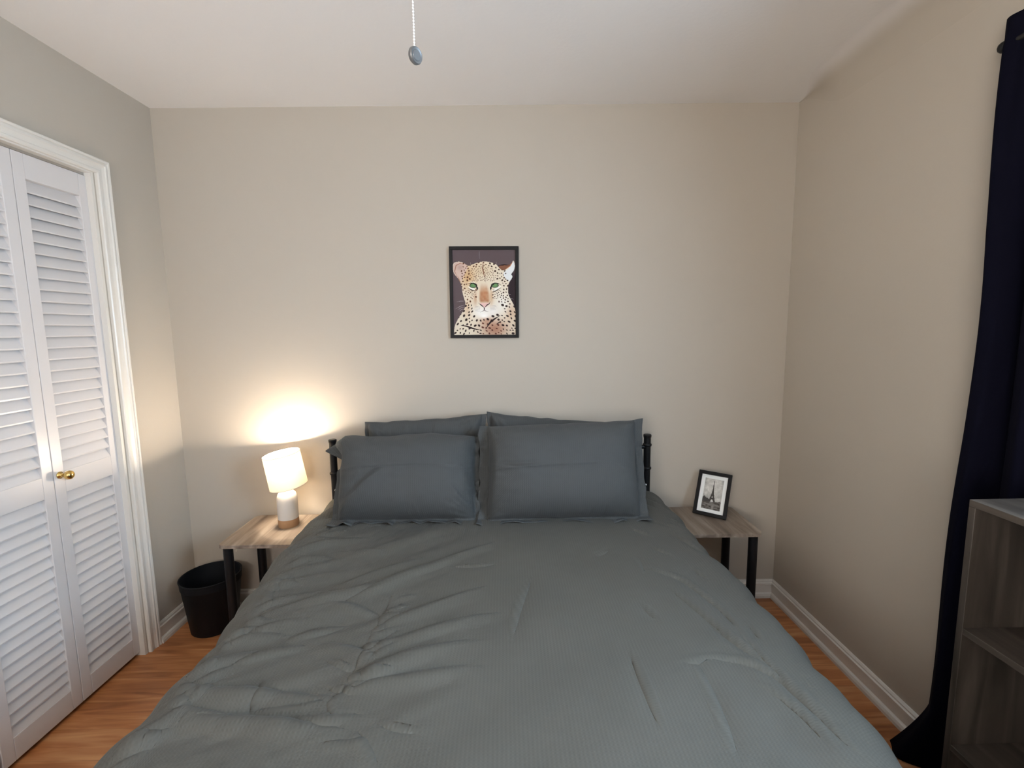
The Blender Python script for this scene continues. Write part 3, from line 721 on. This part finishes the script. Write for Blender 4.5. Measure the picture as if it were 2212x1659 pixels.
def leopard():
    nx, ny = 186, 252
    v, u = np.meshgrid((np.arange(ny)+.5)/ny, (np.arange(nx)+.5)/nx, indexing='ij')
    Y = 215+v*1255; X = (262+38*v)*(1-u)+(1188+19*v)*u
    C = np.zeros((ny, nx, 3)); C[:] = (92, 78, 80)
    dk = np.clip((X-1000)/120, 0, 1)*np.clip((Y-480)/150, 0, 1); C = C*(1-dk[..., None])+np.array((46, 34, 38))*dk[..., None]
    body = smoothp([(310,1470),(300,1400),(320,1300),(380,1190),(450,1090),(470,1000),(445,930),(415,830),(405,720),(345,620),(290,560),(272,480),(275,410),(330,385),(400,388),(460,420),(500,452),(560,425),(640,398),(700,385),(780,385),(850,400),(920,430),(950,480),(1010,515),(1100,470),(1150,380),(1170,370),(1190,450),(1165,530),(1125,570),(1160,610),(1100,690),(1085,760),(1090,870),(1140,960),(1195,1060),(1207,1200),(1230,1470),(1230,1500),(300,1500)], 2)
    mk = inpoly(X, Y, body).astype(float)
    C = C*(1-mk[..., None])+np.array((222, 208, 186))*mk[..., None]
    glow(C, X, Y, (500, 600), 110, 170, (200, 155, 105), .8, mk)
    glow(C, X, Y, (700, 500), 160, 120, (214, 188, 150), .6, mk)
    glow(C, X, Y, (900, 1380), 190, 130, (160, 112, 90), .9, mk)
    glow(C, X, Y, (780, 1250), 90, 70, (170, 125, 100), .8, mk)
    glow(C, X, Y, (1130, 1130), 80, 120, (196, 160, 130), .8, mk)
    glow(C, X, Y, (500, 1080), 60, 120, (205, 170, 135), .7, mk)
    glow(C, X, Y, (1010, 1000), 110, 160, (232, 226, 216), .9, mk)
    glow(C, X, Y, (700, 1120), 140, 90, (236, 232, 226), .95, mk); glow(C, X, Y, (860, 1120), 110, 80, (232, 226, 220), .9, mk)
    # ears
    e = inpoly(X, Y, smoothp([(278,470),(285,405),(360,388),(440,410),(500,455),(470,520),(430,600),(400,680),(360,640),(290,555)])).astype(float)
    C = C*(1-e[..., None])+np.array((206, 178, 164))*e[..., None]
    glow(C, X, Y, (380, 470), 50, 45, (176, 146, 134), .8, e); stroke(C, X, Y, [(340,600),(300,530),(320,440),(380,410),(440,430)], 7, (150, 100, 78), .8)
    stroke(C, X, Y, [(350,600),(375,670),(400,690)], 7, (140, 90, 70), .7)
    e = inpoly(X, Y, smoothp([(940,450),(1060,432),(1110,430),(1160,380),(1100,460),(1020,525),(960,490)], 1)).astype(float)
    C = C*(1-e[..., None])+np.array((128, 84, 62))*e[..., None]
    stroke(C, X, Y, [(930,445),(1030,432),(1110,440)], 8, (40, 22, 22))
    e = inpoly(X, Y, smoothp([(1160,372),(1192,450),(1165,530),(1125,570),(1160,610),(1095,695),(1060,640),(1000,560),(1100,480)])).astype(float)
    C = C*(1-e[..., None])+np.array((222, 222, 220))*e[..., None]
    stroke(C, X, Y, [(1060,490),(1110,455),(1150,395)], 6, (190, 130, 90))
    # nose bridge
    k = np.clip((88-np.clip((900-Y)*.12, 0, 40)-np.abs(X-738-.06*(Y-860)))/34, 0, 1)*np.clip((Y-690)/170, 0, 1)*np.clip((1012-Y)/50, 0, 1)*(.8+.2*vnoise(X/22, Y/30, 5))
    C = C*(1-.9*k[..., None])+np.array((158, 98, 62))*(.9*k[..., None])
    glow(C, X, Y, (745, 860), 45, 80, (186, 122, 82), .5, mk)
    glow(C, X, Y, (845, 900), 28, 110, (196, 160, 124), .8, mk); glow(C, X, Y, (610, 930), 26, 90, (190, 150, 120), .8, mk)
    stroke(C, X, Y, [(640,830),(635,920),(655,990)], 9, (226, 206, 182))
    e = inpoly(X, Y, smoothp([(662,995),(825,990),(800,1030),(742,1068),(700,1030)], 1)).astype(float)
    C = C*(1-e[..., None])+np.array((222, 184, 176))*e[..., None]
    stroke(C, X, Y, [(655,995),(690,1020),(720,1045),(742,1068)], 7, (46, 28, 28)); stroke(C, X, Y, [(828,975),(815,1005),(780,1025),(745,1068)], 7, (46, 28, 28))
    stroke(C, X, Y, [(742,1060),(743,1085),(740,1105)], 8, (40, 25, 25)); stroke(C, X, Y, [(680,1132),(715,1118),(742,1102),(775,1118),(810,1128)], 4, (110, 90, 90))
    glow(C, X, Y, (742, 1185), 70, 36, (245, 242, 238), .9, mk)
    # forehead stripe
    stroke(C, X, Y, [(712,395),(710,480),(730,560),(745,640)], 9, (110, 66, 48), .8); stroke(C, X, Y, [(735,600),(760,690)], 4, (90, 60, 50), .7)
    # eyes
    for (ex_, ey_, pts, wl) in ((577, 735, [(492,712),(530,700),(580,700),(615,725),(635,785)], [(500,750),(550,775),(615,800)]), (893, 733, [(832,795),(850,735),(890,700),(940,705),(985,728)], [(850,815),(910,790),(985,745)])):
        stroke(C, X, Y, wl, 16, (238, 234, 224)); stroke(C, X, Y, [(p[0], p[1]-16) for p in pts], 9, (226, 212, 190))
        blob(C, X, Y, (ex_, ey_), 56, 36, 0, (34, 24, 22)); blob(C, X, Y, (ex_, ey_), 46, 31, 0, (92, 128, 84)); glow(C, X, Y, (ex_+6, ey_-2), 22, 18, (126, 160, 100), .6, 1)
        stroke(C, X, Y, pts, 8, (30, 20, 20)); stroke(C, X, Y, [(p[0], p[1]+24) for p in wl], 6, (40, 28, 26))
    stroke(C, X, Y, [(628,745),(640,800)], 13, (30, 20, 20)); stroke(C, X, Y, [(838,740),(830,805)], 13, (30, 20, 20))
    # spots
    rg = random.Random(11); pts = []
    def put(x, y, r, asp, ang, col):
        for (a, b, q) in pts:
            if math.hypot(a-x, b-y) < (q+r)*1.35: return
        pts.append((x, y, r)); blob(C, X, Y, (x, y), r, r*asp, ang, col, .4, mk)
    bad = lambda x, y: (620 < x < 860 and 690 < y < 1230) or (480 < x < 1000 and 670 < y < 800 and True) or x < 400 and y < 700 or (y < 640 and x > 1050)
    for _ in range(2400):
        x, y = rg.uniform(400, 1090), rg.uniform(395, 1000)
        if bad(x, y): continue
        cen = math.hypot((x-720)/200, (y-600)/150)
        r = 7.5 if cen < 1 else rg.uniform(9, 16)
        if 870 < x < 1000 and 800 < y < 960 or 500 < x < 610 and 800 < y < 920: r = rg.uniform(6, 10)
        if 560 < x < 950 and y > 930: continue
        col = (60, 38, 30) if x > 760 else (92, 54, 36)
        if cen < 1: col = (104, 70, 54)
        put(x, y, r, rg.uniform(.6, .85), rg.uniform(0, 3), col)
    for _ in range(1500):
        x, y = rg.uniform(320, 1205), rg.uniform(1000, 1460)
        if bad(x, y) or (590 < x < 930 and y < 1180) or (930 < x < 1010 and y < 1170): continue
        put(x, y, rg.uniform(12, 23), rg.uniform(.5, .8), (-.9 if x < 640 else .6)+rg.uniform(-.5, .5), (44, 28, 26) if not (700 < x < 1000 and y > 1260) else (92, 50, 40))
    stroke(C, X, Y, [(975,1182),(900,1228),(840,1275),(800,1325),(768,1385)], 13, (36, 22, 22)); stroke(C, X, Y, [(400,1328),(480,1338),(560,1368),(620,1385),(685,1395)], 12, (40, 26, 24)); stroke(C, X, Y, [(1000,1262),(920,1312)], 8, (40, 26, 24))
    for x0, y0, x1, y1 in ((340,975,460,968),(320,1080,455,1020),(350,1095,450,1050),(375,1115,445,1080),(1110,940,1170,940),(1090,880,1130,870)): stroke(C, X, Y, [(x0, y0), ((x0+x1)/2, (y0+y1)/2-8), (x1, y1)], 3, (190, 182, 182), .8)
    stroke(C, X, Y, [(660,220),(658,290),(668,350)], 3, (150, 145, 150), .7); stroke(C, X, Y, [(530,385),(535,435)], 3, (170, 160, 150), .7); stroke(C, X, Y, [(908,380),(912,430)], 3, (170, 160, 150), .7)
    for k in range(4): stroke(C, X, Y, [(590, 1040+k*22), (680, 1055+k*20)], 3, (150, 140, 140), .6); stroke(C, X, Y, [(830, 1040+k*20), (930, 1025+k*22)], 3, (150, 140, 140), .6)
    return C

def picture(name, label, w, h, depth, bw, C, cat, matw=0):
    t = tag(empty(name), label, cat)
    bm = boxes((-w/2, w/2, -depth, 0, h/2-bw, h/2), (-w/2, w/2, -depth, 0, -h/2, -h/2+bw), (-w/2, -w/2+bw, -depth, 0, -h/2+bw, h/2-bw), (w/2-bw, w/2, -depth, 0, -h/2+bw, h/2-bw))
    bevel(link('frame', bm, M_black2, t), .001)
    link('backing', boxes((-w/2+bw, w/2-bw, -.004, -.001, -h/2+bw, h/2-bw)), M_black2, t)
    iw, ih = w-2*bw, h-2*bw
    if matw:
        mb = link('mat_board', boxes((-iw/2, iw/2, -.0062, -.0045, -ih/2, ih/2)), M_matw, t)
        o = print_mesh('print', C, iw-2*matw, ih-2*matw, t); o.location = (0, -.0067, 0)
    else:
        o = print_mesh('print', C, iw, ih, t); o.location = (0, -.008, 0)
    return t
p = picture('framed_picture', 'black-framed leopard portrait print with green eyes hanging on the back wall', .331, .433, .016, .0155, leopard(), 'picture')
p.location = (-.5345, -.002, 1.5875); p.rotation_euler = (0, R_(.5), 0)

def tower():
    nx, ny = 96, 138
    v, u = np.meshgrid((np.arange(ny)+.5)/ny, (np.arange(nx)+.5)/nx, indexing='ij')
    X, Y = u*100, v*150
    C = np.zeros((ny, nx, 3)); C[:] = (196, 192, 184)
    cl = vnoise(X/14, Y/12, 3)*.6+vnoise(X/6, Y/5, 4)*.4
    C += cl[..., None]*26
    edge = np.clip(1-np.minimum(X, 100-X)/14, 0, 1)*np.clip(1-Y/70, .2, 1); C *= (1-.28*edge[..., None])
    gl = np.clip((Y-75)/30, 0, 1)*np.exp(-((X-15)/22)**2); C = C*(1-.35*gl[..., None])
    dark = (74, 68, 64)
    g = Y > 112+2*vnoise(X/5, Y*0, 9); C[g] = (np.array((98, 92, 86))+vnoise(X/9, Y/3, 5)[..., None]*38)[g]
    tr = (Y > 100-10*np.exp(-((X-8)/10)**2)+3*vnoise(X/4, Y/9, 7)) & (X < 36) & (Y < 114); C[tr] = (72, 68, 66)
    tr = (Y > 108+3*vnoise(X/4, Y/9, 17)) & (X > 60) & (Y < 114); C[tr] = (104, 98, 92)
    body = [(49,10),(51.5,10),(52.5,30),(54,52),(56,66),(59,80),(63,94),(69,112),(60,113),(56,104),(51,99),(46,104),(43,113),(33,113),(38,96),(43,80),(46,64),(48,45)]
    m = inpoly(X, Y, body); C[m] = (np.array(dark)+vnoise(X/1.2, Y/1.6, 6)[..., None]*16)[m]
    hole = inpoly(X, Y, [(50,82),(53,92),(47.5,92)]); C[hole] = (200, 196, 190)
    arc_ = (((X-51)/7)**2+((Y-112)/7)**2 < 1) & (Y < 112); C[arc_] = (214, 210, 204)
    for y in (64, 80, 94): s_ = (np.abs(Y-y) < 1.1) & (np.abs(X-51) < 3+(y-55)*.28); C[s_] = (60, 55, 52)
    s_ = (Y > 122) & (Y < 127+.05*X) & (np.abs(X-50) < 38); C[s_] = (124, 118, 112)
    s_ = (np.abs(X-60+(Y-130)*.1) < 5) & (Y > 128); C[s_] = (138, 132, 126)
    return C
p = picture('photo_frame', 'small black photo frame with white mat and grey tower photo, leaning on the nightstand', .150, .216, .016, .016, tower(), 'photo frame', .017)
p.rotation_mode = 'XYZ'
st = link('easel_back', boxes((-.018, .018, .0, .003, -.125, .0)), M_black2, p); st.rotation_euler = (R_(26), 0, 0); st.location = (0, .001, .03)
lean = R_(-30); yawp = R_(-32)
Mx = Matrix.Translation((.519, -.172, .516)) @ Matrix.Rotation(yawp, 4, 'Z') @ Matrix.Rotation(lean, 4, 'X') @ Matrix.Rotation(R_(2.5), 4, 'Y') @ Matrix.Translation((0, .016, .108))
p.matrix_world = Mx

# ------------------------------------------------------------------ waste bin
bn = tag(empty('waste_bin', (-1.868, -.158, 0)), 'empty black plastic waste bin in the left corner by the nightstand', 'waste bin')
link('bin_body', lathe([(0, .0), (.096, .0), (.100, .004), (.124, .225), (.127, .228), (.129, .262), (.1255, .262), (.1215, .228), (.0975, .008), (0, .008)], 72), M_bin, bn, smooth=True, auto=40)
link('bin_rim', ring(.1285, .263, .0032), M_bin, bn, smooth=True)

# ------------------------------------------------------------------ curtains and rod
def curtain(name, label, y0, y1, x, ztop, flare, seed):
    nu, nv = 260, 150
    u = np.linspace(0, 1, nu); v = np.linspace(0, 1, nv); U, V = np.meshgrid(u, v)
    Z = ztop*(1-V)+.006*V
    A = .010+.024*np.clip(V*4, 0, 1)
    ph = U*(y0-y1)*52+.6*np.sin(U*9+seed)
    X = x-A*np.sin(ph)-.008*np.sin(ph*2.1+V*3)
    lead = np.clip(1-U*4, 0, 1)
    Yy = y0+(y1-y0)*U
    # leading edge drifts and kicks out at the hem
    Yy = Yy + lead*(.012*np.sin(V*11+1)+.06*np.clip((V-.5)/.5, 0, 1)**1.3*flare+.075*flare*np.clip((V-.90)/.10, 0, 1)**1.2)
    X = X - lead*.03*np.clip((V-.90)/.10, 0, 1)*flare
    X = np.where(V < .035, x-.004-(x-.004-X)*np.clip(V/.035, .35, 1), X)
    o = grid_mesh(name, np.stack([X, Yy, Z], -1), M_curt, np.stack([U, V], -1))
    s = o.modifiers.new('thick', 'SOLIDIFY'); s.thickness = .0025; s.offset = 0
    return tag(o, label, 'curtain')
cr1 = curtain('curtain', 'floor-length navy blackout curtain with flared hem behind the bookcase', -1.002, -1.62, .885, 2.195, 1, 0)
cr2 = curtain('curtain', 'navy curtain drawn to the far side of the window, beyond the bookcase', -2.60, -3.0, .885, 2.195, 0, 3)
rod = tag(empty('curtain_rod', (.885, -2, 2.13)), 'black curtain rod with small round finial above the navy curtain', 'curtain rod')
link('rod', tube(bmesh.new(), (0, 1.0, 0), (0, -1.08, 0), .008, 16), M_black, rod, smooth=True, auto=40)
for s in (1, -1):
    bm = lathe([(0, -.014), (.007, -.0125), (.0125, -.007), (.014, 0), (.0125, .007), (.007, .0125), (0, .014)], 20, None, (0, s*(1.012) if s > 0 else -1.09, 0)); link('finial', bm, M_black, rod, smooth=True)
    y = .93*s
    link('bracket', boxes((0-.006, XR-.885, y-.006, y+.006, -.018, -.008), (XR-.885-.006, XR-.885, y-.012, y+.012, -.04, .02)), M_black, rod)

# ------------------------------------------------------------------ bookcase
bx0, bx1, by0, by1, bz = .60, .838, -1.90, -1.297, 1.022; tk = .015
bk = tag(empty('bookcase', (bx0, by1, 0)), 'empty open grey-oak bookcase in front of the navy curtain', 'bookcase')
def bkp(name, b, m=M_shelf):
    x0, x1, y0, y1, z0, z1 = b
    o = link(name, boxes((x0-bx0, x1-bx0, y0-by1, y1-by1, z0, z1)), m, bk); bevel(o, .0008, 1); return o
bkp('top_panel', (bx0, bx1, by0, by1, bz-tk, bz))
bkp('side_panel', (bx0, bx1, by1-tk, by1, 0, bz-tk), M_shelfv); bkp('side_panel', (bx0, bx1, by0, by0+tk, 0, bz-tk), M_shelfv)
bkp('back_panel', (bx1-.005, bx1, by0+tk, by1-tk, .04, bz-tk), M_shelfv)
for z in (.722, .428, .130): bkp('shelf', (bx0+.001, bx1-.005, by0+tk, by1-tk, z-tk, z))
bkp('plinth', (bx0+.012, bx0+.026, by0+tk, by1-tk, 0, .130-tk))

# ------------------------------------------------------------------ ceiling fan (above the frame) and its pull chain
FXc, FYc = -.605, -1.55
fan = tag(empty('ceiling_fan', (FXc, FYc+.0, 2.44)), 'white four-bladed ceiling fan with frosted light bowl mounted above the bed', 'ceiling fan')
link('fan_mount', lathe([(0, 0), (.08, 0), (.08, -.03), (.05, -.05), (.11, -.055), (.12, -.07), (.12, -.13), (.10, -.145), (0, -.145)], 40), M_fan, fan, smooth=True, auto=40)
for k in range(4):
    a = 2*pi*k/4+R_(45)
    bm = bmesh.new(); box(bm, .10, .42, -.055, .055, -.128, -.122)
    bmesh.ops.rotate(bm, verts=bm.verts, cent=(0, 0, 0), matrix=Matrix.Rotation(a, 3, 'Z'))
    link('fan_blade', bm, M_fan, fan)
link('light_bowl', lathe([(0, -.205), (.04, -.2), (.07, -.18), (.085, -.155), (.085, -.146), (0, -.146)], 40), M_frost, fan, smooth=True, auto=50)
# pull chain hangs beside the bowl
ch_x, ch_y, zb = -.575, -1.462, 1.862
pc = tag(empty('pull_chain', (ch_x, ch_y, zb)), 'white beaded pull chain with a dark round pendant hanging from the ceiling fan', 'pull chain')
bm = bmesh.new(); z = .017; i = 0
ztop = 2.30-zb
tube(bm, (0, 0, .012), (0, 0, ztop), .0005, 6)
while z < ztop:
    bmesh.ops.create_uvsphere(bm, u_segments=8, v_segments=6, radius=.00165, matrix=Matrix.Translation((0, 0, z))); z += .0047
link('bead_chain', bm, M_bead, pc, smooth=True)
bm = lathe([(0, .0045), (.0085, .0045), (.0095, .0032), (.0112, .0032), (.0135, .0045), (.0150, .002), (.0150, -.002), (.012, -.0055), (0, -.0055)], 40)
pd = link('pendant', bm, M_pend, pc, smooth=True, auto=30)
pd.rotation_mode = 'QUATERNION'; pd.rotation_quaternion = Vector((.80, -.58, -.10)).to_track_quat('Z', 'Y'); pd.location = (.001, 0, .002); pd.scale = (.88, .88, .95)
